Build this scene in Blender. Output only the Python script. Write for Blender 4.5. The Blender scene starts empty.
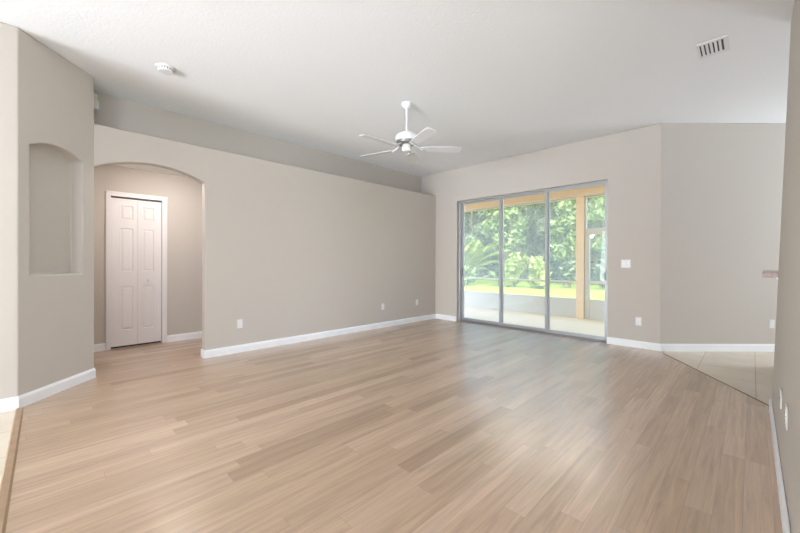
import bpy, bmesh, math, random
import numpy as np
from mathutils import Vector, Matrix

random.seed(7)
C = bpy.context.scene.collection
SC = bpy.context.scene
PI = math.pi

# ------------------------------------------------------------------ camera
cam_d = bpy.data.cameras.new('camera')
cam_d.sensor_width = 36.0
cam_d.lens = 36.0 * 353.07 / 800.0
cam_d.shift_y = -(266.5 - 263.38) / 800.0
cam_d.clip_start = 0.02
cam = bpy.data.objects.new('camera', cam_d)
C.objects.link(cam)
YAW, PITCH, ROLL = math.radians(44.94), -0.00235, math.radians(0.138)
cam.matrix_world = (Matrix.Translation((0, 0, 1.2)) @ Matrix.Rotation(YAW, 4, 'Z')
                    @ Matrix.Rotation(PI / 2 + PITCH, 4, 'X') @ Matrix.Rotation(ROLL, 4, 'Z'))
SC.camera = cam

# ------------------------------------------------------------------ light
EXPOSURE = 0.0
SC.view_settings.view_transform = 'Standard'
SC.view_settings.look = 'None'
SC.view_settings.exposure = EXPOSURE
SC.view_settings.gamma = 1.0
SC.view_settings.use_curve_mapping = False

world = bpy.data.worlds.new('world')
SC.world = world
world.use_nodes = True
wn = world.node_tree
bg = wn.nodes['Background']
sky = wn.nodes.new('ShaderNodeTexSky')
sky.sky_type = 'NISHITA'
sky.sun_disc = False
sky.sun_elevation = math.radians(52)
sky.sun_rotation = math.radians(153)
sky.air_density = 1.0
sky.dust_density = 2.5
sky.ozone_density = 1.0
wn.links.new(sky.outputs[0], bg.inputs[0])
bg.inputs[1].default_value = 1.6


def lamp(name, kind, loc, direction, energy, color=(1, 1, 1), size=None, size_y=None):
    d = bpy.data.lights.new(name, kind)
    d.energy = energy
    d.color = color
    if kind == 'AREA':
        d.shape = 'RECTANGLE'
        d.size = size
        d.size_y = size_y
    o = bpy.data.objects.new(name, d)
    C.objects.link(o)
    o.location = loc
    o.rotation_euler = Vector(direction).to_track_quat('-Z', 'Y').to_euler()
    return o


sun = lamp('sun', 'SUN', (0, 0, 20), (-0.3, 0.6, -0.78), 2.3, (1, .95, .86))
sun.data.angle = math.radians(1.0)
# unseen fill lights added to brighten the rooms;
# those around the living room tilt upward to reach the ceiling too
COOL = (.795, .895, 1.0)
ffill = lamp('front_fill_light', 'AREA', (-2.2, -6.40, .9), (-.05, 1, .24), 90, COOL, 3.6, 1.2)  # added fill, aimed low along the room towards the far ceiling
ffill.data.spread = math.radians(60)
lamp('foyer_fill_light', 'AREA', (-4.2, -3.6, 1.5), (1, .75, .12), 50, COOL, 1.6, 2.0)  # invented fill, there to lift the right wall
lamp('side_fill_light', 'AREA', (3.5, -4.2, 1.35), (-1, .9, .5), 325, COOL, 2.6, 1.8)  # unseen added fill from the rear right, for overall room brightness
lamp('dining_fill_light', 'AREA', (3.5, -.9, 1.35), (-1, .38, .32), 95, COOL, 2.6, 1.8)  # added light for the partition and left wall, source made up
lamp('kitchen_fill_light', 'AREA', (2.7, 8.5, 1.5), (-.9, -1, .75), 175, COOL, 1.5, 1.6)  # made-up fill reaching partition and ceiling from the kitchen side
lamp('hall_fill_light', 'AREA', (-5.3, 1.2, 2.50), (-.25, 0, -1), 21, (1, .92, .87), .3, .3)  # added light without a fixture, brightens the hall behind the arch
lamp('porch_fill_light', 'AREA', (-3.0, 7.7, 2.97), (0, -1, -.6), 60, (1, .97, .92), 3.4, .5)  # added light without a fixture, brightens porch floor and plank sheen

# ------------------------------------------------------------------ materials
def lin(r, g, b):
    def f(c):
        c /= 255.0
        return c / 12.92 if c <= .04045 else ((c + .055) / 1.055) ** 2.4
    return (f(r), f(g), f(b), 1.0)


def mat(name, col, rough=.6, metal=0.0, spec=.5, bump=None, vary=None):
    m = bpy.data.materials.new(name)
    m.use_nodes = True
    nt = m.node_tree
    b = nt.nodes['Principled BSDF']
    b.inputs['Base Color'].default_value = col
    b.inputs['Roughness'].default_value = rough
    b.inputs['Metallic'].default_value = metal
    b.inputs['Specular IOR Level'].default_value = spec
    tc = nt.nodes.new('ShaderNodeTexCoord')
    if bump:
        sc, st, dist = bump
        n = nt.nodes.new('ShaderNodeTexNoise')
        n.inputs['Scale'].default_value = sc
        n.inputs['Detail'].default_value = 4
        bp = nt.nodes.new('ShaderNodeBump')
        bp.inputs['Strength'].default_value = st
        bp.inputs['Distance'].default_value = dist
        nt.links.new(tc.outputs['Object'], n.inputs['Vector'])
        nt.links.new(n.outputs['Fac'], bp.inputs['Height'])
        nt.links.new(bp.outputs[0], b.inputs['Normal'])
    if vary:
        sc, amt = vary
        n = nt.nodes.new('ShaderNodeTexNoise')
        n.inputs['Scale'].default_value = sc
        n.inputs['Detail'].default_value = 5
        hsv = nt.nodes.new('ShaderNodeHueSaturation')
        hsv.inputs['Color'].default_value = col
        mr = nt.nodes.new('ShaderNodeMapRange')
        mr.inputs['From Min'].default_value = .3
        mr.inputs['From Max'].default_value = .7
        mr.inputs['To Min'].default_value = 1 - amt
        mr.inputs['To Max'].default_value = 1 + amt
        nt.links.new(tc.outputs['Object'], n.inputs['Vector'])
        nt.links.new(n.outputs['Fac'], mr.inputs['Value'])
        nt.links.new(mr.outputs[0], hsv.inputs['Value'])
        nt.links.new(hsv.outputs[0], b.inputs['Base Color'])
    return m


WALL = mat('greige_wall_paint', lin(204, 196, 187), .75, spec=.25, bump=(90, .12, .004))
CEIL = mat('white_textured_ceiling', lin(247, 247, 248), .9, spec=.1, bump=(45, .22, .008))
TRIM = mat('white_gloss_trim_paint', lin(250, 250, 252), .35)
DOORW = mat('white_door_paint', lin(240, 236, 236), .4)
DARK = mat('gap_shade', lin(40, 36, 33), .9)
FANW = mat('white_fan_enamel', lin(238, 238, 238), .35)
FANB = mat('white_fan_blade', lin(226, 227, 228), .5, vary=(3, .02))
FANG = mat('grey_fan_metal', lin(140, 138, 136), .4, .4)
FANI = mat('pale_fan_bracket', lin(205, 205, 205), .4, .1)
PLAST = mat('white_plastic', lin(236, 234, 234), .35)
IVORY = mat('ivory_plastic', lin(232, 228, 205), .4)
SLOT = mat('dark_slot', lin(70, 66, 62), .6)
ALU = mat('grey_white_aluminium', lin(180, 181, 184), .35, .25)
TRACK = mat('grey_track_aluminium', lin(140, 136, 133), .45, .3)
STUC = mat('peach_stucco', lin(236, 210, 184), .9, bump=(60, .3, .006))
PORCH = mat('cream_porch_floor', lin(238, 224, 200), .6, vary=(1.5, .03))
SCRW = mat('white_screen_frame', lin(202, 199, 194), .4)
GRAN = mat('pink_granite', lin(176, 150, 142), .25, vary=(60, .18))
STRIPM = mat('brown_transition_strip', lin(168, 140, 112), .5, vary=(12, .1))
EDGEM = mat('dark_brown_edge_trim', lin(134, 110, 88), .5)
BARK = mat('bark', lin(110, 98, 84), .9, vary=(6, .2))


def tile_mat():
    m = bpy.data.materials.new('beige_floor_tile')
    m.use_nodes = True
    nt = m.node_tree
    b = nt.nodes['Principled BSDF']
    tc = nt.nodes.new('ShaderNodeTexCoord')
    mp = nt.nodes.new('ShaderNodeMapping')
    mp.inputs['Location'].default_value = (.44, .1, 0)
    br = nt.nodes.new('ShaderNodeTexBrick')
    br.offset = 0
    br.inputs['Scale'].default_value = 1
    br.inputs['Brick Width'].default_value = .468
    br.inputs['Row Height'].default_value = .468
    br.inputs['Mortar Size'].default_value = .0025
    br.inputs['Mortar Smooth'].default_value = .2
    br.inputs['Color1'].default_value = lin(234, 222, 204)
    br.inputs['Color2'].default_value = lin(229, 217, 199)
    br.inputs['Mortar'].default_value = lin(172, 158, 140)
    n = nt.nodes.new('ShaderNodeTexNoise')
    n.inputs['Scale'].default_value = 5
    n.inputs['Detail'].default_value = 6
    mx = nt.nodes.new('ShaderNodeMixRGB')
    mx.blend_type = 'SOFT_LIGHT'
    mx.inputs[0].default_value = .35
    L = nt.links.new
    L(tc.outputs['Object'], mp.inputs[0])
    L(mp.outputs[0], br.inputs['Vector'])
    L(tc.outputs['Object'], n.inputs['Vector'])
    L(br.outputs['Color'], mx.inputs[1])
    L(n.outputs['Fac'], mx.inputs[2])
    L(mx.outputs[0], b.inputs['Base Color'])
    b.inputs['Roughness'].default_value = .45
    return m


TILE = tile_mat()


def wood_mat():
    m = bpy.data.materials.new('light_oak_planks')
    m.use_nodes = True
    nt = m.node_tree
    N = nt.nodes.new
    L = nt.links.new
    b = nt.nodes['Principled BSDF']
    tc = N('ShaderNodeTexCoord')
    sep = N('ShaderNodeSeparateXYZ')
    L(tc.outputs['Object'], sep.inputs[0])

    def mth(op, a, bb=None, c=None):
        n = N('ShaderNodeMath')
        n.operation = op
        for i, v in enumerate((a, bb, c)):
            if v is None:
                continue
            if isinstance(v, (int, float)):
                n.inputs[i].default_value = v
            else:
                L(v, n.inputs[i])
        return n.outputs[0]

    def wnoise(vx, vy, vz=0.0):
        cb = N('ShaderNodeCombineXYZ')
        for i, v in enumerate((vx, vy, vz)):
            if isinstance(v, (int, float)):
                cb.inputs[i].default_value = v
            else:
                L(v, cb.inputs[i])
        w = N('ShaderNodeTexWhiteNoise')
        w.noise_dimensions = '3D'
        L(cb.outputs[0], w.inputs['Vector'])
        return w.outputs['Value']

    W, LEN = .104, 1.22
    u = mth('DIVIDE', mth('ADD', sep.outputs[0], 20 - .004), W)
    row = mth('FLOOR', u)
    fu = mth('FRACT', u)
    v = mth('ADD', mth('DIVIDE', mth('ADD', sep.outputs[1], 30.0), LEN), wnoise(row, 3.7))
    col = mth('FLOOR', v)
    fv = mth('FRACT', v)
    rnd = wnoise(row, col, 1.0)
    rnd2 = wnoise(row, col, 5.0)
    ramp = N('ShaderNodeValToRGB')
    e = ramp.color_ramp.elements
    e[0].position = 0
    e[0].color = lin(172, 142, 114)
    e[1].position = 1
    e[1].color = lin(210, 180, 153)
    for p, c in ((.2, lin(189, 159, 130)), (.6, lin(196, 165, 138)), (.85, lin(201, 171, 145))):
        q = e.new(p)
        q.color = c
    L(rnd, ramp.inputs[0])
    # grain, drawn out along the plank
    cb = N('ShaderNodeCombineXYZ')
    L(mth('MULTIPLY', sep.outputs[0], 34.0), cb.inputs[0])
    L(mth('MULTIPLY', sep.outputs[1], 1.6), cb.inputs[1])
    L(mth('MULTIPLY', rnd2, 40.0), cb.inputs[2])
    g = N('ShaderNodeTexNoise')
    g.inputs['Scale'].default_value = 1.0
    g.inputs['Detail'].default_value = 6
    g.inputs['Roughness'].default_value = .62
    g.inputs['Distortion'].default_value = .6
    L(cb.outputs[0], g.inputs['Vector'])
    mr = N('ShaderNodeMapRange')
    mr.inputs['From Min'].default_value = .3
    mr.inputs['From Max'].default_value = .7
    mr.inputs['To Min'].default_value = .76
    mr.inputs['To Max'].default_value = 1.14
    L(g.outputs['Fac'], mr.inputs['Value'])
    # sparse knots
    kb = N('ShaderNodeCombineXYZ')
    L(mth('MULTIPLY', sep.outputs[0], 5.0), kb.inputs[0])
    L(mth('MULTIPLY', sep.outputs[1], 1.7), kb.inputs[1])
    L(mth('MULTIPLY', rnd2, 9.0), kb.inputs[2])
    k = N('ShaderNodeTexNoise')
    k.inputs['Scale'].default_value = 1.3
    k.inputs['Detail'].default_value = 3
    L(kb.outputs[0], k.inputs['Vector'])
    kr = N('ShaderNodeMapRange')
    kr.inputs['From Min'].default_value = .68
    kr.inputs['From Max'].default_value = .8
    kr.inputs['To Min'].default_value = 1
    kr.inputs['To Max'].default_value = .72
    L(k.outputs['Fac'], kr.inputs['Value'])
    # seams
    su = mth('MINIMUM', fu, mth('SUBTRACT', 1.0, fu))
    sv = mth('MINIMUM', fv, mth('SUBTRACT', 1.0, fv))
    seam = mth('MINIMUM', mth('MULTIPLY', su, W), mth('MULTIPLY', sv, LEN))
    sr = N('ShaderNodeMapRange')
    sr.inputs['From Min'].default_value = .0004
    sr.inputs['From Max'].default_value = .0022
    sr.inputs['To Min'].default_value = .78
    sr.inputs['To Max'].default_value = 1.0
    L(seam, sr.inputs['Value'])
    tot = mth('MULTIPLY', mth('MULTIPLY', mr.outputs[0], kr.outputs[0]), sr.outputs[0])
    hsv = N('ShaderNodeHueSaturation')
    L(ramp.outputs[0], hsv.inputs['Color'])
    L(tot, hsv.inputs['Value'])
    L(hsv.outputs[0], b.inputs['Base Color'])
    b.inputs['Roughness'].default_value = .46
    b.inputs['Specular IOR Level'].default_value = 1.0
    b.inputs['Coat Weight'].default_value = 1.0
    b.inputs['Coat Roughness'].default_value = .25
    bp = N('ShaderNodeBump')
    bp.inputs['Strength'].default_value = .12
    bp.inputs['Distance'].default_value = .002
    L(g.outputs['Fac'], bp.inputs['Height'])
    L(bp.outputs[0], b.inputs['Normal'])
    return m


WOOD = wood_mat()


def glass_mat():
    m = bpy.data.materials.new('clear_window_glass')
    m.use_nodes = True
    nt = m.node_tree
    nt.nodes.remove(nt.nodes['Principled BSDF'])
    out = nt.nodes['Material Output']
    tr = nt.nodes.new('ShaderNodeBsdfTransparent')
    tr.inputs[0].default_value = (.96, .975, .97, 1)
    gl = nt.nodes.new('ShaderNodeBsdfGlossy')
    gl.inputs['Roughness'].default_value = .02
    fr = nt.nodes.new('ShaderNodeFresnel')
    fr.inputs['IOR'].default_value = 1.45
    mx = nt.nodes.new('ShaderNodeMixShader')
    nt.links.new(fr.outputs[0], mx.inputs[0])
    nt.links.new(tr.outputs[0], mx.inputs[1])
    nt.links.new(gl.outputs[0], mx.inputs[2])
    nt.links.new(mx.outputs[0], out.inputs['Surface'])
    return m


def screen_mat():
    m = bpy.data.materials.new('insect_screen_mesh')
    m.use_nodes = True
    nt = m.node_tree
    nt.nodes.remove(nt.nodes['Principled BSDF'])
    out = nt.nodes['Material Output']
    tr = nt.nodes.new('ShaderNodeBsdfTransparent')
    df = nt.nodes.new('ShaderNodeBsdfDiffuse')
    df.inputs[0].default_value = (.75, .76, .76, 1)
    tl = nt.nodes.new('ShaderNodeBsdfTranslucent')
    tl.inputs[0].default_value = (.75, .76, .76, 1)
    ad = nt.nodes.new('ShaderNodeMixShader')
    ad.inputs[0].default_value = .5
    mx = nt.nodes.new('ShaderNodeMixShader')
    mx.inputs[0].default_value = .2
    nt.links.new(df.outputs[0], ad.inputs[1])
    nt.links.new(tl.outputs[0], ad.inputs[2])
    nt.links.new(tr.outputs[0], mx.inputs[1])
    nt.links.new(ad.outputs[0], mx.inputs[2])
    nt.links.new(mx.outputs[0], out.inputs['Surface'])
    return m


GLASS = glass_mat()
SCREEN = screen_mat()


def leaf_mat(name, c1, c2, c3):
    m = bpy.data.materials.new(name)
    m.use_nodes = True
    nt = m.node_tree
    b = nt.nodes['Principled BSDF']
    geo = nt.nodes.new('ShaderNodeNewGeometry')
    r = nt.nodes.new('ShaderNodeValToRGB')
    e = r.color_ramp.elements
    e[0].color = c1
    e[1].color = c3
    q = e.new(.5)
    q.color = c2
    nt.links.new(geo.outputs['Random Per Island'], r.inputs[0])
    nt.links.new(r.outputs[0], b.inputs['Base Color'])
    b.inputs['Roughness'].default_value = .5
    return m


LEAF = leaf_mat('green_leaves', lin(34, 46, 32), lin(62, 78, 50), lin(116, 132, 88))
LEAF2 = leaf_mat('pale_green_leaves', lin(66, 88, 36), lin(96, 118, 54), lin(126, 146, 78))
LEAFY = leaf_mat('yellow_green_leaves', lin(86, 106, 28), lin(120, 136, 44), lin(150, 156, 70))
LAWN = mat('bright_lawn', lin(130, 150, 52), .95, spec=.1, vary=(3, .12))

# ------------------------------------------------------------------ mesh helpers
class MB:
    def __init__(s):
        s.bm = bmesh.new()

    def box(s, lo, hi):
        x0, y0, z0 = lo
        x1, y1, z1 = hi
        v = [s.bm.verts.new(p) for p in ((x0, y0, z0), (x1, y0, z0), (x1, y1, z0), (x0, y1, z0),
                                         (x0, y0, z1), (x1, y0, z1), (x1, y1, z1), (x0, y1, z1))]
        for f in ((0, 3, 2, 1), (4, 5, 6, 7), (0, 1, 5, 4), (1, 2, 6, 5), (2, 3, 7, 6), (3, 0, 4, 7)):
            s.bm.faces.new([v[i] for i in f])
        return s

    def prism(s, pts, z0, z1):
        """polygon footprint (x, y) extruded from z0 to z1"""
        a = [s.bm.verts.new((x, y, z0)) for x, y in pts]
        b = [s.bm.verts.new((x, y, z1)) for x, y in pts]
        n = len(pts)
        s.bm.faces.new(a[::-1])
        s.bm.faces.new(b)
        for i in range(n):
            j = (i + 1) % n
            s.bm.faces.new((a[i], a[j], b[j], b[i]))
        return s

    def loft(s, rings, cap=True):
        R = [[s.bm.verts.new(p) for p in r] for r in rings]
        n = len(R[0])
        for a, b in zip(R, R[1:]):
            for i in range(n):
                j = (i + 1) % n
                s.bm.faces.new((a[i], a[j], b[j], b[i]))
        if cap:
            s.bm.faces.new(R[0][::-1])
            s.bm.faces.new(R[-1])
        return s

    def lathe(s, prof, c=(0, 0, 0), seg=32):
        """profile of (radius, z), closed top and bottom"""
        return s.loft([[(c[0] + r * math.cos(2 * PI * i / seg), c[1] + r * math.sin(2 * PI * i / seg), c[2] + z)
                        for i in range(seg)] for r, z in prof])

    def tube(s, pts, r, seg=10):
        pts = [Vector(p) for p in pts]
        rings = []
        for i, p in enumerate(pts):
            d = (pts[min(i + 1, len(pts) - 1)] - pts[max(i - 1, 0)]).normalized()
            up = Vector((0, 0, 1)) if abs(d.z) < .9 else Vector((1, 0, 0))
            u = d.cross(up).normalized()
            w = d.cross(u)
            rr = r[i] if isinstance(r, (list, tuple)) else r
            rings.append([p + rr * (math.cos(2 * PI * k / seg) * u + math.sin(2 * PI * k / seg) * w) for k in range(seg)])
        return s.loft(rings)

    def build(s, name, material, parent=None, smooth=False, bevel=0, seg=2, normals=True):
        if normals:
            bmesh.ops.recalc_face_normals(s.bm, faces=s.bm.faces)
        me = bpy.data.meshes.new(name)
        s.bm.to_mesh(me)
        s.bm.free()
        me.materials.append(material)
        o = bpy.data.objects.new(name, me)
        C.objects.link(o)
        if parent:
            o.parent = parent
        if smooth:
            for p in me.polygons:
                p.use_smooth = True
            md = o.modifiers.new('edges', 'EDGE_SPLIT')
            md.split_angle = math.radians(38)
        if bevel:
            md = o.modifiers.new('bevel', 'BEVEL')
            md.width = bevel
            md.segments = seg
            md.limit_method = 'ANGLE'
            md.angle_limit = math.radians(40)
        return o


def tag(o, label=None, cat=None, group=None, kind=None):
    if label:
        o['label'] = label
    if cat:
        o['category'] = cat
    if group:
        o['group'] = group
    if kind:
        o['kind'] = kind
    return o


def empty(name, loc, rz=0.0):
    o = bpy.data.objects.new(name, None)
    o.empty_display_size = .1
    C.objects.link(o)
    o.location = loc
    o.rotation_euler = (0, 0, rz)
    return o


def copy_tree(o, parent=None):
    c = o.copy()
    C.objects.link(c)
    if parent:
        c.parent = parent
    for ch in list(o.children):
        copy_tree(ch, c)
    return c


def struct(o, label, cat):
    return tag(o, label, cat, kind='structure')


def cut(target, cutter):
    """real boolean cut, baked into the mesh"""
    md = target.modifiers.new('cut', 'BOOLEAN')
    md.operation = 'DIFFERENCE'
    md.solver = 'EXACT'
    md.object = cutter
    dg = bpy.context.evaluated_depsgraph_get()
    me = bpy.data.meshes.new_from_object(target.evaluated_get(dg))
    target.modifiers.remove(md)
    old = target.data
    target.data = me
    bpy.data.meshes.remove(old)
    cm = cutter.data
    bpy.data.objects.remove(cutter)
    bpy.data.meshes.remove(cm)


def bullnose(o, w=.012):
    md = o.modifiers.new('bullnose', 'BEVEL')
    md.width = w
    md.segments = 4
    md.limit_method = 'ANGLE'
    md.angle_limit = math.radians(35)
    md.harden_normals = False


# ------------------------------------------------------------------ the setting
ZC, ZL, XP, YB, XR = 3.114, 2.632, -4.827, 5.924, -5.242
N0, N1 = (-4.246, -.164), (XP, .35)      # ends of the angled niche wall
XH, ZH = -6.2, 2.52                       # hall wall, hall ceiling
NK = (-.885, YB)                          # corner of back wall and angled wall
RX, RY = .114, 4.175                       # right wall face at floor, its free end
lean = lambda z: RX + .031 * z

floor = MB().prism([(-6.25, -.152), (RX + .06, -.152), (RX + .06, 4.20), (-.833, 5.80), (NK[0], 5.98), (-6.25, 5.98)], -.06, 0).build('floor', WOOD)
struct(floor, 'light oak plank floor of the empty living room', 'floor')
ft = MB().prism([(RX + .06, 4.20), (RX + .06, -6.6), (3.7, -6.6), (3.7, 8.6), (1.7, 8.6), (-.83, 6.05), (-.833, 5.80)], -.06, 0).build('floor_tile', TILE)
struct(ft, 'beige square tile floor beyond the wood, in front of the angled wall', 'floor')
ff = MB().prism([(-4.4, -6.6), (RX + .06, -6.6), (RX + .06, -.152), (-4.4, -.152)], -.06, 0).build('floor_foyer', TILE)
struct(ff, 'cream tile floor at the left beyond the brown transition strip', 'floor')

ceil = MB().prism([(-5.5, -6.6), (3.7, -6.6), (3.7, 8.7), (1.6, 8.7), (-.95, 6.1), (-5.5, 6.1)], ZC, ZC + .2).build('ceiling', CEIL)
struct(ceil, 'white textured ceiling', 'ceiling')

# left wall: foyer face and the 45 degree face with the arched niche
wl = MB().prism([N0, N1, (-6.25, .358), (-6.25, -6.6), (N0[0], -6.6)], 0, ZC).build('wall_left', WALL)
nd = Vector((N1[0] - N0[0], N1[1] - N0[1], 0))
nlen = nd.length
nd.normalize()
nn = Vector((nd.y, -nd.x, 0))             # towards the room
if nn.dot(Vector((1, 0, 0))) < 0:
    nn = -nn
P0 = Vector((N0[0], N0[1], 0))
s0, s1 = .105, .636
zs_, zt_, zb_ = 2.188, 2.261, 1.085


def arch_pts(a, b, zsp, zt, n=20):
    """segment arch from (b, zsp) over the top to (a, zsp)"""
    w, r = (b - a) / 2, zt - zsp
    R = (w * w + r * r) / (2 * r)
    th = math.asin(w / R)
    return [((a + b) / 2 + R * math.sin(t), zt - R + R * math.cos(t)) for t in [th - 2 * th * i / n for i in range(n + 1)]]


prof = [(s0, zb_), (s1, zb_)] + arch_pts(s0, s1, zs_, zt_)
cutter = MB()
cutter.loft([[P0 + nd * s + nn * .2 + Vector((0, 0, z)) for s, z in prof],
             [P0 + nd * s - nn * .115 + Vector((0, 0, z)) for s, z in prof]])
cut(wl, cutter.build('cutter', WALL))
bullnose(wl, .014)
struct(wl, 'left wall with an angled face holding an arched niche', 'wall')

# partition with the arched opening and the plant shelf on top
pt = MB().box((XP - .115, .28, 0), (XP, YB, ZL)).build('wall_partition', WALL)
YP = 1.395
prof = [(.2, -.1), (YP, -.1)] + arch_pts(.352, YP, 2.188, 2.314) + [(.2, 2.188)]
cutter = MB()
cutter.loft([[(XP - .3, y, z) for y, z in prof], [(XP + .2, y, z) for y, z in prof]])
cut(pt, cutter.build('cutter', WALL))
bullnose(pt, .012)
struct(pt, 'long partition wall with an arched opening at its left end', 'wall')
sh = MB().box((-6.25, .358, ZH), (XP - .115, 5.924, ZL - .001)).build('ceiling_hall', CEIL)
struct(sh, 'white hall ceiling behind the arched opening', 'ceiling')
wr = MB().box((XR - .12, .358, ZL - .001), (XR, YB, ZC)).build('wall_plant_shelf', WALL)
struct(wr, 'upper wall set back above the plant shelf', 'wall')
wh = MB().box((XH - .12, .358, 0), (XH, 3.6, ZH)).build('wall_hall', WALL)
cut(wh, MB().box((XH - .08, .62, -.1), (XH + .1, 1.215, 2.105)).build('cutter', WALL))
struct(wh, 'hall wall behind the arched opening', 'wall')
wh2 = MB().box((XH, 3.5, 0), (XP - .115, 3.6, ZH)).build('wall_hall_end', WALL)
struct(wh2, 'end wall of the hall', 'wall')

# back wall with the opening for the sliding door
SX0, SX1, SZ = -4.275, -1.535, 2.452
wb = MB().prism([(-5.5, YB), (NK[0], NK[1]), (NK[0] - .12, YB + .2), (-5.5, YB + .2)], 0, ZC).build('wall_back', WALL)
cut(wb, MB().box((SX0, YB - .2, -.1), (SX1, YB + .5, SZ)).build('cutter', WALL))
bullnose(wb, .01)
struct(wb, 'back wall around the sliding glass door', 'wall')
wk = MB().prism([NK, (1.75, YB + 2.635), (1.75 - .14, YB + 2.635 + .14), (NK[0] - .12, YB + .2)], 0, ZC).build('wall_angled', WALL)
bullnose(wk, .01)
struct(wk, 'plain angled wall right of the back wall', 'wall')
wk2 = MB().box((1.61, 8.55, 0), (3.7, 8.7, ZC)).build('wall_kitchen_far', WALL)
struct(wk2, 'far kitchen wall out of view', 'wall')
we = MB().box((3.55, -6.6, 0), (3.7, 8.7, ZC)).build('wall_kitchen', WALL)
struct(we, 'kitchen side wall out of view', 'wall')
# right wall, close to the camera
rw = MB()
rw.loft([[(RX, .9, 0), (RX + .13, .9, 0), (RX + .13, RY, 0), (RX, RY, 0)],
         [(lean(ZC), .9, ZC), (lean(ZC) + .13, .9, ZC), (lean(ZC) + .13, RY, ZC), (lean(ZC), RY, ZC)]])
rw = rw.build('wall_right', WALL)
bullnose(rw, .012)
struct(rw, 'right wall close to the viewer, ending at the kitchen', 'wall')
hw = MB().box((.25, RY, 0), (.37, 6.0, 1.08)).build('wall_kitchen_bar', WALL)
struct(hw, 'low bar wall behind the end of the right wall', 'wall')
wd = MB().box((RX + .02, .9, 0), (3.55, 1.02, ZC)).build('wall_light_block', WALL)  # added out of view to keep side light off the angled wall
struct(wd, 'unseen wall added to block side light from the angled wall', 'wall')
# rear wall with the front window opening
rr = MB().box((-4.25, -6.6, 0), (3.6, -6.45, ZC)).build('wall_rear', WALL)
cut(rr, MB().box((-4.0, -6.8, .3), (-.4, -6.3, 2.56)).build('cutter', WALL))
struct(rr, 'front wall behind the viewer with a wide window opening', 'wall')


# ------------------------------------------------------------------ baseboards and floor trim
def baseboard(name, pts, label):
    """pts run so that the room lies on the left of the run"""
    t, hgt = .014, .1
    P = [Vector((x, y, 0)) for x, y in pts]
    prof = [(0, 0), (t, 0), (t, hgt - .022), (t * .7, hgt - .01), (t * .45, hgt), (0, hgt)]
    rings = []
    for i, p in enumerate(P):
        if 0 < i < len(P) - 1:
            d0, d1 = (P[i] - P[i - 1]).normalized(), (P[i + 1] - P[i]).normalized()
            n0, n1 = Vector((-d0.y, d0.x, 0)), Vector((-d1.y, d1.x, 0))
            m = (n0 + n1).normalized()
            m = m / max(.3, m.dot(n0))
        else:
            d = (P[i + 1] - P[i] if i == 0 else P[i] - P[i - 1]).normalized()
            m = Vector((-d.y, d.x, 0))
        rings.append([p + m * a + Vector((0, 0, z)) for a, z in prof])
    o = MB().loft(rings).build(name, TRIM)
    return struct(o, label, 'baseboard')


baseboard('baseboard_left', [(N1[0] - .02, N1[1]), N1, N0, (N0[0], -6.45)], 'white baseboard under the niche wall')
baseboard('baseboard_partition', [(NK[0] * 0 + XP, YB), (XP, YP), (XP - .115, YP)], 'white baseboard along the partition wall')
baseboard('baseboard_back_left', [(SX0, YB), (XP + .014, YB)], 'short white baseboard between partition and sliding door')
baseboard('baseboard_back_right', [NK, (SX1, YB)], 'white baseboard right of the sliding door')
baseboard('baseboard_angled', [(1.75, YB + 2.635), NK], 'white baseboard under the angled wall')
baseboard('baseboard_hall_left', [(XH, .566), (XH, .36)], 'white hall baseboard left of the closet door')
baseboard('baseboard_hall_right', [(XH, 3.5), (XH, 1.278)], 'white hall baseboard right of the closet door')
baseboard('baseboard_right', [(RX, .9), (RX, RY), (RX + .13, RY)], 'white baseboard along the right wall')

st = MB()
st.loft([[(x, -.175, 0), (x, -.168, .008), (x, -.138, .008), (x, -.128, 0)] for x in (N0[0] + .02, RX)])
struct(st.build('trim_1', STRIPM), 'brown wooden transition strip between oak planks and cream tile at the left', 'floor trim')
a, b = Vector((-.833, 5.80, 0)), Vector((.155, 4.22, 0))
q = (b - a).normalized()
nq = Vector((-q.y, q.x, 0))
e = MB()
e.loft([[p + nq * .007, p + nq * .005 + Vector((0, 0, .004)), p - nq * .005 + Vector((0, 0, .004)), p - nq * .007] for p in (a, b)])
struct(e.build('trim_2', EDGEM), 'dark edge strip between oak planks and beige tile at the right', 'floor trim')

# ------------------------------------------------------------------ sliding glass door
door = empty('door_1', ((SX0 + SX1) / 2, YB + .05, 0))
struct(door, 'three-panel sliding glass door with grey aluminium frame', 'sliding door')
ox, oy = door.location.x, door.location.y
X0, X1 = SX0 + .012 - ox, SX1 - .004 - ox
Y0 = 0.0
fr = MB()
fr.box((X0, -.005, 0), (X0 + .028, .12, SZ - .002))
fr.box((X1 - .018, -.005, 0), (X1, .12, SZ - .002))
fr.box((X0, -.005, SZ - .03), (X1, .12, SZ - .002))
fr.build('door_frame', ALU, door, bevel=.004)
tk = MB()
tk.box((X0, -.03, -.02), (X1, .125, .012))
for k in range(4):
    tk.box((X0 + .04, -.004 + k * .036, .012), (X1 - .04, .004 + k * .036, .026))
tag(tk.build('door_track', TRACK, door), 'ribbed grey threshold track')
MS0, MS1 = -3.345 - ox, -2.465 - ox
spans = [(X0 + .024, MS0 + .03, .082), (MS0 - .03, MS1 + .03, .047), (MS1 - .03, X1 - .016, .012)]
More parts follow.
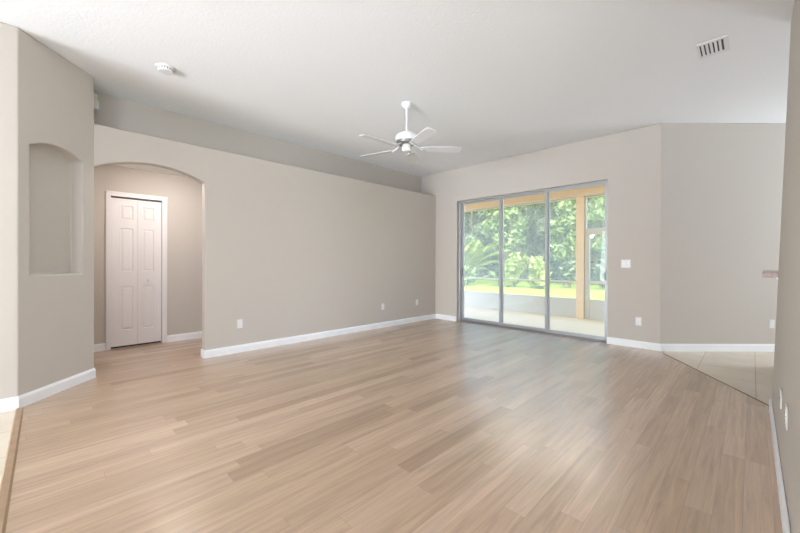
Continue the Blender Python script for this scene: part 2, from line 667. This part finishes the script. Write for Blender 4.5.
for i, (xa, xb, yy) in enumerate(spans):
    p = MB()
    sw = .042
    za, zb = .026, SZ - .028
    p.box((xa, yy, za), (xa + sw, yy + .03, zb))
    p.box((xb - (sw if i < 2 else .03), yy, za), (xb, yy + .03, zb))
    p.box((xa + sw, yy, za), (xb - (sw if i < 2 else .03), yy + .03, za + .05))
    p.box((xa + sw, yy, zb - .03), (xb - (sw if i < 2 else .03), yy + .03, zb))
    pl = p.build('door_panel', ALU, door, bevel=.003)
    MB().box((xa + sw - .008, yy + .012, za + .042), (xb - (sw if i < 2 else .03) + .008, yy + .018, zb - .027)).build('glass_pane', GLASS, pl)
    if i != 1:
        hx = xa + .012 if i == 0 else xb - .028
        hd = MB()
        hd.box((hx, yy - .012, .92), (hx + .024, yy, 1.12))
        hd.tube([(hx + .012, yy - .01, .94), (hx + .012, yy - .04, .96), (hx + .012, yy - .04, 1.08), (hx + .012, yy - .01, 1.1)], .006, 8)
        hd.build('door_handle', FANG if i == 0 else ALU, pl)

# ------------------------------------------------------------------ bifold closet door in the hall
cd = empty('door_2', (XH, .9175, 0))
struct(cd, 'white six-panel bifold closet door in the hall', 'closet door')
cs = MB()
for (ya, yb, za, zb) in ((.566, .622, 0, 2.166), (1.213, 1.278, 0, 2.166), (.622, 1.213, 2.102, 2.166)):
    cs.box((.0, ya - .9175, za), (.018, yb - .9175, zb))
for (ya, yb, za, zb) in ((.572, .585, 0, 2.16), (1.258, 1.271, 0, 2.16), (.585, 1.258, 2.148, 2.16)):
    cs.box((.018, ya - .9175, za), (.024, yb - .9175, zb))
cs.build('door_casing', DOORW, cd, bevel=.003)
MB().box((-.078, .624 - .9175, .0), (-.074, 1.211 - .9175, 2.1)).build('closet_shade_sheet', DARK, cd)  # dark sheet painted as the shade behind the door gaps


def leaf_mesh(y0, y1, z0, z1, panels, xf=0.0, th=.03):
    """door leaf facing +X, with recessed and raised panels (ya, yb, za, zb)"""
    mb = MB()
    bm = mb.bm
    ys = sorted({y0, y1} | {p[0] for p in panels} | {p[1] for p in panels})
    zs = sorted({z0, z1} | {p[2] for p in panels} | {p[3] for p in panels})
    V = {}

    def v(x, y, z):
        k = (round(x, 5), round(y, 5), round(z, 5))
        if k not in V:
            V[k] = bm.verts.new((x, y, z))
        return V[k]

    def rect(x, ya, yb, za, zb):
        return [v(x, ya, za), v(x, yb, za), v(x, yb, zb), v(x, ya, zb)]
    for i in range(len(ys) - 1):
        for j in range(len(zs) - 1):
            ya, yb, za, zb = ys[i], ys[i + 1], zs[j], zs[j + 1]
            inp = [p for p in panels if p[0] - 1e-6 <= ya and yb <= p[1] + 1e-6 and p[2] - 1e-6 <= za and zb <= p[3] + 1e-6]
            if not inp:
                bm.faces.new(rect(xf, ya, yb, za, zb))
    for (ya, yb, za, zb) in panels:
        prev = rect(xf, ya, yb, za, zb)
        for d, x in ((.008, xf - .009), (.016, xf - .009), (.034, xf - .002)):
            cur = rect(x, ya + d, yb - d, za + d, zb - d)
            for k in range(4):
                l = (k + 1) % 4
                bm.faces.new((prev[k], prev[l], cur[l], cur[k]))
            prev = cur
        bm.faces.new(prev)
    bk = [bm.verts.new((xf - th, y, z)) for y, z in ((y0, z0), (y1, z0), (y1, z1), (y0, z1))]
    bm.faces.new(bk[::-1])
    edge = [[v(xf, y, z0) for y in ys], [v(xf, y1, z) for z in zs], [v(xf, y, z1) for y in ys[::-1]], [v(xf, y0, z) for z in zs[::-1]]]
    for k, e in enumerate(edge):
        bm.faces.new(e + [bk[(k + 1) % 4], bk[k]])
    return mb


c0 = .9175
zp = ((.245, .856), (1.066, 1.667), (1.79, 1.985))
l1 = leaf_mesh(.626 - c0, .922 - c0, .03, 2.082, [(.727 - c0, .872 - c0, a, b) for a, b in zp], -.012)
l1.build('door_leaf', DOORW, cd)
l2 = leaf_mesh(.926 - c0, 1.209 - c0, .03, 2.082, [(.978 - c0, 1.116 - c0, a, b) for a, b in zp], -.012)
l2 = l2.build('door_leaf', DOORW, cd)
kn = MB().lathe([(.004, 0), (.012, .001), (.009, .012), (.019, .024), (.021, .034), (.014, .042), (.002, .044)], seg=20)
ko = kn.build('knob', FANW, l2, smooth=True)
ko.location = (-.012, 1.045 - c0, .944)
ko.rotation_euler = (0, PI / 2, 0)

# ------------------------------------------------------------------ ceiling fan
fan = empty('ceiling_fan', (-2.95, 3.064, ZC))
tag(fan, 'white five-blade ceiling fan hanging from the living room ceiling', 'ceiling fan')
MB().lathe([(.06, 0), (.062, -.008), (.058, -.03), (.045, -.05), (.026, -.066), (.016, -.07)]).build('canopy', FANW, fan, smooth=True)
MB().lathe([(.0125, -.06), (.0125, -.35)], seg=16).build('downrod', FANW, fan, smooth=True)
MB().lathe([(.02, -.335), (.036, -.342), (.04, -.352), (.09, -.362), (.125, -.385), (.138, -.415), (.138, -.452), (.13, -.462)], seg=48).build('motor_housing', FANW, fan, smooth=True)
MB().lathe([(.124, -.461), (.118, -.485), (.085, -.497)], seg=48).build('vent_ring', FANG, fan, smooth=True)
MB().lathe([(.052, -.496), (.055, -.502), (.055, -.56), (.048, -.574), (.02, -.58)], seg=32).build('switch_housing', FANW, fan, smooth=True)
for k in range(5):
    ang = math.radians(122 - 72 * k)
    mb = MB()
    # paddle outline (radius, half width)
    out = [(.19, .045), (.23, .056), (.40, .063), (.58, .068), (.635, .066), (.655, .056), (.664, .035)]
    top = [(r, w) for r, w in out] + [(r, -w) for r, w in out[::-1]]
    tilt = math.radians(-10)
    zb = -.54
    rings = []
    for dz in (-.003, .003):
        rings.append([(r, w * math.cos(tilt), zb + w * math.sin(tilt) + dz) for r, w in top])
    bl = mb.loft(rings).build('blade', FANB, fan)
    bl.rotation_euler = (0, 0, ang)
    ir = MB()
    ir.tube([(.09, 0, -.496), (.13, 0, -.512), (.165, 0, -.54), (.2, 0, zb - .003)], [.012, .01, .01, .012], 10)
    ir.tube([(.17, .0, zb + .015), (.215, .03, zb - .0095), (.25, .034, zb - .0085)], [.008, .007, .006], 8)
    ir.tube([(.17, .0, zb + .015), (.215, -.03, zb + .003), (.25, -.034, zb + .003)], [.008, .007, .006], 8)
    ir.build('blade_iron', FANI, bl, smooth=True)

# ------------------------------------------------------------------ smoke detector and ceiling vent
sd = empty('smoke_detector', (-4.101, .832, ZC))
tag(sd, 'round white smoke detector on the ceiling near the left wall', 'smoke detector')
MB().lathe([(.086, 0), (.086, -.008), (.08, -.012)], seg=40).build('base_plate', PLAST, sd, smooth=True)
MB().lathe([(.07, -.012), (.07, -.032), (.062, -.042), (.03, -.047), (.01, -.047)], seg=40).build('body', PLAST, sd, smooth=True)
vs = MB()
for k in range(20):
    a = 2 * PI * k / 20
    c, s = math.cos(a), math.sin(a)
    vs.tube([(.0695 * c, .0695 * s, -.016), (.0705 * c, .0705 * s, -.03)], .0035, 6)
vs.build('sensing_slots', SLOT, sd)

vt = empty('ceiling_vent', (-.252, 4.169, ZC))
tag(vt, 'small white rectangular louvred air vent in the ceiling at upper right', 'air vent')
f = MB()
wx, wy, bw = .102, .145, .024
f.box((-wx, -wy, -.01), (-wx + bw - .008, wy, 0))
f.box((wx - bw - .008, -wy, -.01), (wx, wy, 0))
f.box((-wx + bw - .008, -wy, -.01), (wx - bw - .008, -wy + bw + .01, 0))
f.box((-wx + bw - .008, wy - bw - .01, -.01), (wx - bw - .008, wy, 0))
f.build('vent_frame', PLAST, vt, bevel=.003)
MB().box((-wx + bw - .01, -wy + bw, -.0025), (wx - bw - .006, wy - bw, -.0005)).build('vent_shade_plate', SLOT, vt)  # dark plate painted as the shade between louvers, no duct built
for k in range(5):
    x = -wx + bw + .011 + k * .0285
    s = MB()
    s.loft([[(x - .009, y, -.009), (x - .0065, y, -.0105), (x + .009, y, -.004), (x + .0065, y, -.003)] for y in (-wy + bw + .008, wy - bw - .008)])
    s.build('louver', PLAST, vt)


# ------------------------------------------------------------------ outlets and switches
def outlet_root(label, group=None):
    r = empty('wall_outlet', (0, 0, 0))
    tag(r, label, 'outlet', group)
    p = MB()
    p.box((-.035, -.006, -.0575), (.035, 0, .0575))
    p.build('cover_plate', PLAST, r, bevel=.003)
    for z in (-.02, .02):
        q = MB()
        q.loft([[(x * .016, yy, z + zz * .0145) for x, zz in ((-1, -.6), (-.6, -1), (.6, -1), (1, -.6), (1, .6), (.6, 1), (-.6, 1), (-1, .6))] for yy in (-.006, -.0085)])
        ro = tag(q.build('receptacle', TRIM, r), None)
        s = MB()
        s.box((-.0075, -.0092, z - .005), (-.0045, -.0084, z + .006))
        s.box((.0045, -.0092, z - .004), (.0075, -.0084, z + .005))
        s.box((-.002, -.0092, z - .0105), (.002, -.0084, z - .0075))
        s.build('slots', SLOT, ro)
    return r


# each faces -Y when unrotated
o0 = outlet_root('white outlet low on partition wall, nearest to the arched opening')
GR = 'white wall outlets near the floor'
o0['group'] = GR
spots = [((XP, 1.82, .38), PI / 2, None),
         ((XP, 4.39, .386), PI / 2, 'white outlet low on partition wall, left of the pair near the far corner'),
         ((XP, 5.323, .393), PI / 2, 'white outlet low on partition wall, closest to the far corner'),
         ((-1.137, YB, .376), 0, 'white outlet low on back wall right of sliding door, below the light switches'),
         ((.189, 6.998, .374), PI / 4, 'white outlet low on the angled wall above the beige tile'),
         ((lean(.43), 2.63, .43), -PI / 2, 'white outlet seen edge-on on right wall, nearest to the viewer')]
for i, (loc, rz, lab) in enumerate(spots):
    o = o0 if i == 0 else copy_tree(o0)
    o.location = loc
    o.rotation_euler = (0, 0, rz)
    if lab:
        o['label'] = lab
cx = empty('cable_outlet', (lean(.396), 3.10, .396), -PI / 2)
tag(cx, 'white cable jack plate with a metal stub on right wall, nearer the baseboard end', 'cable outlet')
MB().box((-.035, -.006, -.0575), (.035, 0, .0575)).build('cover_plate', PLAST, cx, bevel=.003)
k = MB().lathe([(.007, 0), (.007, .004), (.0048, .004), (.0048, .016)], seg=14).build('jack', FANG, cx, smooth=True)
k.location = (0, -.006, 0)
k.rotation_euler = (PI / 2, 0, 0)

sw = empty('light_switch', (-1.294, YB, 1.19))
tag(sw, 'white double light switch plate beside the sliding glass door', 'light switch')
MB().box((-.058, -.006, -.0575), (.058, 0, .0575)).build('switch_plate', PLAST, sw, bevel=.003)
for x in (-.023, .023):
    t = MB()
    t.loft([[(x - .008, -.006, -.018), (x + .008, -.006, -.018), (x + .008, -.006, .018), (x - .008, -.006, .018)],
            [(x - .006, -.009, -.014), (x + .006, -.009, -.014), (x + .005, -.016, .012), (x - .005, -.016, .012)]])
    t.build('toggle', TRIM, sw)

# boxes at the left end of the plant shelf
sb = empty('alarm_sounder', (-5.19, .358, 3.01))
tag(sb, 'ivory rounded sounder box under the ceiling beside the niche wall', 'alarm box')
MB().box((-.06, 0, -.045), (.06, .042, .045)).build('case', IVORY, sb, bevel=.012, seg=3)
MB().box((-.04, .036, -.03), (.04, .0435, -.024)).build('slot', SLOT, sb)
sb2 = empty('chime_box', (-5.12, .358, 2.91))
tag(sb2, 'white square chime box mounted just below the ivory sounder box', 'chime box')
MB().box((-.07, 0, -.048), (.07, .046, .048)).build('case', PLAST, sb2, bevel=.005)
MB().box((-.05, .046, -.03), (.05, .048, .03)).build('cover', TRIM, sb2)

# ------------------------------------------------------------------ kitchen bar top
bt = empty('bar_counter', (.21, 4.40, 1.08))
tag(bt, 'pinkish granite bar counter end sticking out past the right wall', 'bar counter')
MB().prism([(-.15, -.03), (.32, -.03), (.32, 1.58), (-.122, 1.58)], 0, .04).build('counter_top', GRAN, bt, bevel=.005, seg=3)
for i, y in enumerate((4.47, 5.6)):
    cb = MB()
    cb.loft([[(x, y + q, z) for x, z in ((.25, 1.079), (.148, 1.079), (.148, 1.066), (.175, 1.05), (.2, 1.02), (.222, .97), (.25, .96))] for q in (-.025, .025)])
    struct(cb.build('trim_%d' % (3 + i), TRIM), 'white corbel under the bar counter', 'corbel')

# ------------------------------------------------------------------ covered porch
YS = 8.2
pf = MB().prism([(-9.5, YB + .2), (-1.02, YB + .2), (1.22, YS + .24), (-9.5, YS + .25)], -.12, -.004).build('porch_floor', PORCH)
struct(pf, 'pale cream porch floor outside the sliding door', 'porch floor')
pc = MB().prism([(-9.5, YB + .2), (-1.02, YB + .2), (1.5, YS + .5), (-9.5, YS + .5)], 3.0, 3.1).build('porch_ceiling', STUC)
struct(pc, 'peach porch ceiling', 'porch ceiling')
pb = MB().box((-9.5, YS - .08, 2.645), (1.1, YS + .2, 3.0)).build('porch_beam', STUC, bevel=.01)
struct(pb, 'peach stucco beam across the top of the porch opening', 'porch beam')
co = MB().box((-2.725, YS - .05, -.004), (-2.56, YS + .14, 2.645)).build('porch_column', STUC, bevel=.012)
tag(co, 'peach stucco porch column seen through the right glass panel', 'column')

en = empty('screen_enclosure', (-6.0, YS, 0))
tag(en, 'long white porch screen wall with low kick panels left of the column', 'screen enclosure')
L0, L1 = -9.45 + 6.0, -2.728 + 6.0
kick = MB()
edges = [L0, -1.62, L1]
for i in range(2):
    k = MB().box((edges[i] + .02, .0, -.004), (edges[i + 1] - (.02 if i < 1 else 0), .03, .41)).build('kick_panel', SCRW, en)
MB().box((L0, -.012, .385), (L1, .042, .42)).build('rail', SCRW, en, bevel=.004)
MB().box((L0, -.012, .765), (L1, .042, .805)).build('rail', SCRW, en, bevel=.004)
MB().box((L0, -.012, 2.6), (L1, .042, 2.645)).build('rail', SCRW, en, bevel=.004)
for x in (L0 + .02, -1.62):
    MB().box((x - .02, -.012, -.004), (x + .02, .042, 2.645)).build('post', SCRW, en, bevel=.004)
sm = MB()
sm.box((L0 + .02, .014, .42), (L1, .0145, 2.6))
tag(sm.build('screen_mesh', SCREEN, en), 'sheer insect screen')

sdn = empty('screen_door', (-2.05, YS, 0))
tag(sdn, 'white framed screen door right of the porch column', 'screen door')
a0, a1 = -2.552 + 2.05, -1.50 + 2.05
d = MB()
MB().box((a0, -.012, -.004), (a0 + .095, .04, 1.90)).build('stile', SCRW, sdn, bevel=.004)
MB().box((a1 - .095, -.012, -.004), (a1, .04, 1.90)).build('stile', SCRW, sdn, bevel=.004)
MB().box((a0 + .095, -.012, 1.80), (a1 - .095, .04, 1.90)).build('rail', SCRW, sdn, bevel=.004)
MB().box((a0 + .095, -.012, .755), (a1 - .095, .04, .815)).build('rail', SCRW, sdn, bevel=.004)
MB().box((a0 + .095, .0, -.004), (a1 - .095, .03, .42)).build('kick_panel', SCRW, sdn)
MB().box((a0 + .09, .014, .41), (a1 - .09, .0145, 1.81)).build('screen_mesh', SCREEN, sdn)
hd = MB().tube([(a1 - .05, -.012, .95), (a1 - .05, -.05, .97), (a1 - .05, -.05, 1.08), (a1 - .05, -.012, 1.1)], .008, 8).build('handle', FANG, sdn)
tr_ = empty('screen_transom', (-2.05, YS, 1.90))
tag(tr_, 'screened transom above the white screen door', 'screen transom')
MB().box((a0, -.012, .0), (a1, .04, .04)).build('rail', SCRW, tr_)
MB().box((a0, -.012, .70), (a1, .04, .745)).build('rail', SCRW, tr_)
MB().box((a0 + .0, -.012, .04), (a0 + .03, .04, .70)).build('post', SCRW, tr_)
MB().box((a1 - .03, -.012, .04), (a1, .04, .70)).build('post', SCRW, tr_)
MB().box((a0 + .03, .014, .04), (a1 - .03, .0145, .70)).build('screen_mesh', SCREEN, tr_)
ex = empty('porch_screen', (-.6, YS, 0))
tag(ex, 'porch screen panel right of the screen door', 'screen panel')
MB().box((-.86, 0, -.004), (1.0, .03, .41)).build('kick_panel', SCRW, ex)
MB().box((-.86, -.012, .765), (1.0, .042, .805)).build('rail', SCRW, ex)
MB().box((-.89, -.012, -.004), (-.85, .042, 2.645)).build('post', SCRW, ex)
MB().box((-.85, .014, .41), (1.0, .0145, 2.64)).build('screen_mesh', SCREEN, ex)

# ------------------------------------------------------------------ garden
lw = MB().prism([(-60, 8.45), (40, 8.45), (40, 60), (-60, 60)], -.4, -.15).build('lawn', LAWN)
tag(lw, 'bright sunlit lawn beyond the porch', 'lawn', kind='structure')


def leaves(n, blobs, size, rng, shell=.35):
    """leaf quads scattered in the outer part of ellipsoid blobs (cx, cy, cz, rx, ry, rz)"""
    B = np.array(blobs, float)
    wgt = (B[:, 3] * B[:, 4] * B[:, 5]) ** (2 / 3)
    idx = rng.choice(len(B), n, p=wgt / wgt.sum())
    d = rng.normal(size=(n, 3))
    d /= np.linalg.norm(d, axis=1, keepdims=True)
    r = 1 - shell * rng.random((n, 1)) ** 1.5
    c = B[idx, :3] + d * B[idx, 3:] * r
    nrm = d + rng.normal(size=(n, 3)) * .55
    nrm /= np.linalg.norm(nrm, axis=1, keepdims=True)
    t = np.cross(nrm, rng.normal(size=(n, 3)))
    t /= np.linalg.norm(t, axis=1, keepdims=True)
    b = np.cross(nrm, t)
    s = size * (.6 + .8 * rng.random((n, 1)))
    q = np.stack([c - t * s, c + b * s * .42 + nrm * s * .1, c + t * s, c - b * s * .42 + nrm * s * .1], axis=1)
    return q.reshape(-1, 3), [(4 * i, 4 * i + 1, 4 * i + 2, 4 * i + 3) for i in range(n)]


def mesh_obj(name, v, f, m, parent):
    me = bpy.data.meshes.new(name)
    me.from_pydata([tuple(p) for p in v], [], f)
    me.materials.append(m)
    o = bpy.data.objects.new(name, me)
    C.objects.link(o)
    o.parent = parent
    return o


def tree(name, loc, h, r, m, seed, label, group, n=5200, low=.02, size=.2):
    rng = np.random.default_rng(seed)
    root = empty(name, loc)
    tag(root, label, 'tree', group)
    blobs = []
    for i in range(36):
        z = h * (low + (.94 - low) * (i + .5) / 36)
        t = (z / h - low) / (1 - low)
        rad = r * (.55 + .75 * math.sin(PI * min(1, t * .85 + .15))) * .62
        a = rng.random() * 2 * PI
        s = r * (.36 + .24 * rng.random())
        blobs.append((rad * math.cos(a), rad * math.sin(a), z, s, s, s * .8))
    v, f = leaves(n, blobs, size, rng)
    mesh_obj('crown', v, f, m, root)
    tb = MB()
    tb.tube([(0, 0, -.05), (.05, .03, h * .25), (-.05, 0, h * .5), (0, 0, h * .8)], [.16, .13, .1, .04], 8)
    for k in range(5):
        a = k * 1.26
        tb.tube([(0, 0, h * (.2 + .08 * k)), (r * .4 * math.cos(a), r * .4 * math.sin(a), h * (.3 + .09 * k))], [.07, .03], 6)
    tb.build('trunk', BARK, root)
    return root


HT = 'tall dense green tree in the hedge row behind the lawn'
for i in range(6):
    x = -20.0 + i * 3.5
    tree('hedge_tree', (x, 25.0, -.15), 8.4 + (i * 37 % 5) * .3, 1.22, LEAF, 100 + i, HT, 'hedge row trees beyond the lawn', n=7500)
for r in range(3):
    for i in range(7):
        x = -24.2 + i * 3.7 + (r % 2) * 1.85 - (r // 2) * 2.6
        tree('background_tree', (x, 28.8 + r * 3.6, -.15), 10.2 + (i * 29 % 4) * .4 + r, 1.27, LEAF, 200 + i + 10 * r,
             'taller green tree rising in the rows behind the hedge', 'back rows of trees beyond the lawn', n=9000, size=.38)
tree('light_tree', (-11.7, 21.6, -.15), 6.6, 1.1, LEAF2, 301, 'pale yellow-green tree in front of the hedge, centre of the middle glass panel', None, n=2600, low=.35)
tree('light_tree', (-7.9, 21.8, -.15), 6.0, .8, LEAF2, 302, 'pale green tree in front of the hedge, left of the porch column', None, n=2300, low=.3)
tree('light_tree', (-5.7, 21.8, -.15), 6.6, .78, LEAF2, 303, 'pale green tree in front of the hedge, right of the porch column', None, n=2300, low=.3)


def palm(name, loc, nfr, length, lift, m, seed, label, stem=.4):
    rng = random.Random(seed)
    root = empty(name, loc)
    tag(root, label, 'palm')
    MB().tube([(0, 0, -.05), (.02, 0, stem * .6), (0, 0, stem)], [.13, .11, .1], 10).build('trunk', BARK, root)
    for k in range(nfr):
        a = 2 * PI * k / nfr + rng.uniform(-.2, .2)
        el = rng.uniform(.55, 1.3) * lift
        Lr = length * rng.uniform(.8, 1.1)
        pts = []
        p = Vector((0, 0, stem))
        ang = el
        for s in range(13):
            pts.append(p.copy())
            p = p + Vector((math.cos(a) * math.cos(ang), math.sin(a) * math.cos(ang), math.sin(ang))) * (Lr / 12)
            ang -= .085
        mb = MB()
        mb.tube(pts, [.022 - .0014 * i for i in range(13)], 5)
        side = Vector((-math.sin(a), math.cos(a), 0))
        for i in range(2, 13):
            for sub in (0, .5):
                q = pts[i] if sub == 0 or i == 12 else (pts[i] + pts[i + 1]) / 2
                fwd = (pts[min(i + 1, 12)] - pts[i - 1]).normalized()
                ll = .5 * length / 2 * math.sin(PI * (i - .6) / 12.6) + .1
                for sg in (-1, 1):
                    tip = q + side * sg * ll * .85 + fwd * ll * .55 - Vector((0, 0, ll * .3))
                    w = fwd * .06
                    v = [mb.bm.verts.new(c) for c in (q - w, q + (tip - q) * .5 - w * .8 + Vector((0, 0, .03)), tip, q + (tip - q) * .5 + w * .8 + Vector((0, 0, .03)))]
                    mb.bm.faces.new(v)
        mb.build('frond', m, root, normals=False)
    return root


palm('feather_palm', (-13.1, 19.2, -.15), 20, 3.0, 1.15, LEAFY, 5, 'large feathery yellow-green palm in the left glass panel', .5)
palm('feather_palm', (-13.4, 17.2, -.15), 14, 1.0, 1.0, LEAFY, 6, 'small yellow-green palm at the left edge of the left glass panel', .3)
palm('feather_palm', (-10.55, 18.9, -.15), 12, .9, 1.0, LEAF2, 8, 'small pale green palm just right of the first door mullion', .3)


def shrub(loc, r, h, m, seed, label, n=1100, size=.17):
    rng = np.random.default_rng(seed)
    root = empty('garden_shrub', loc)
    tag(root, label, 'shrub')
    bl = []
    for i in range(9):
        a = rng.random() * 2 * PI
        q = rng.random() * r * .6
        bl.append((q * math.cos(a), q * math.sin(a), h * (.25 + .55 * rng.random()), r * .5, r * .5, h * .28))
    v, f = leaves(n, bl, size, rng)
    mesh_obj('foliage', v, f, m, root)
    tb = MB()
    for k in range(4):
        tb.tube([(.04 * k - .06, 0, -.05), (r * .35 * math.cos(k * 1.6), r * .35 * math.sin(k * 1.6), h * .55)], [.025, .012], 6)
    tb.build('stems', BARK, root)


shrub((-9.3, 18.3, -.15), .75, 1.8, LEAFY, 21, 'yellow-green broad-leaved shrub in the middle glass panel')
shrub((-7.9, 18.4, -.15), .7, 1.6, LEAFY, 22, 'bright bushy shrub beside the second door mullion', size=.2)
shrub((-11.9, 17.6, -.15), .55, 1.1, LEAF2, 23, 'low pale shrub between the palms')
shrub((-6.9, 19.8, -.15), .7, 1.6, LEAF, 24, 'dark green shrub at the foot of the hedge left of the column')
shrub((-5.1, 19.8, -.15), .7, 1.6, LEAF, 25, 'dark green shrub seen through the screen door')
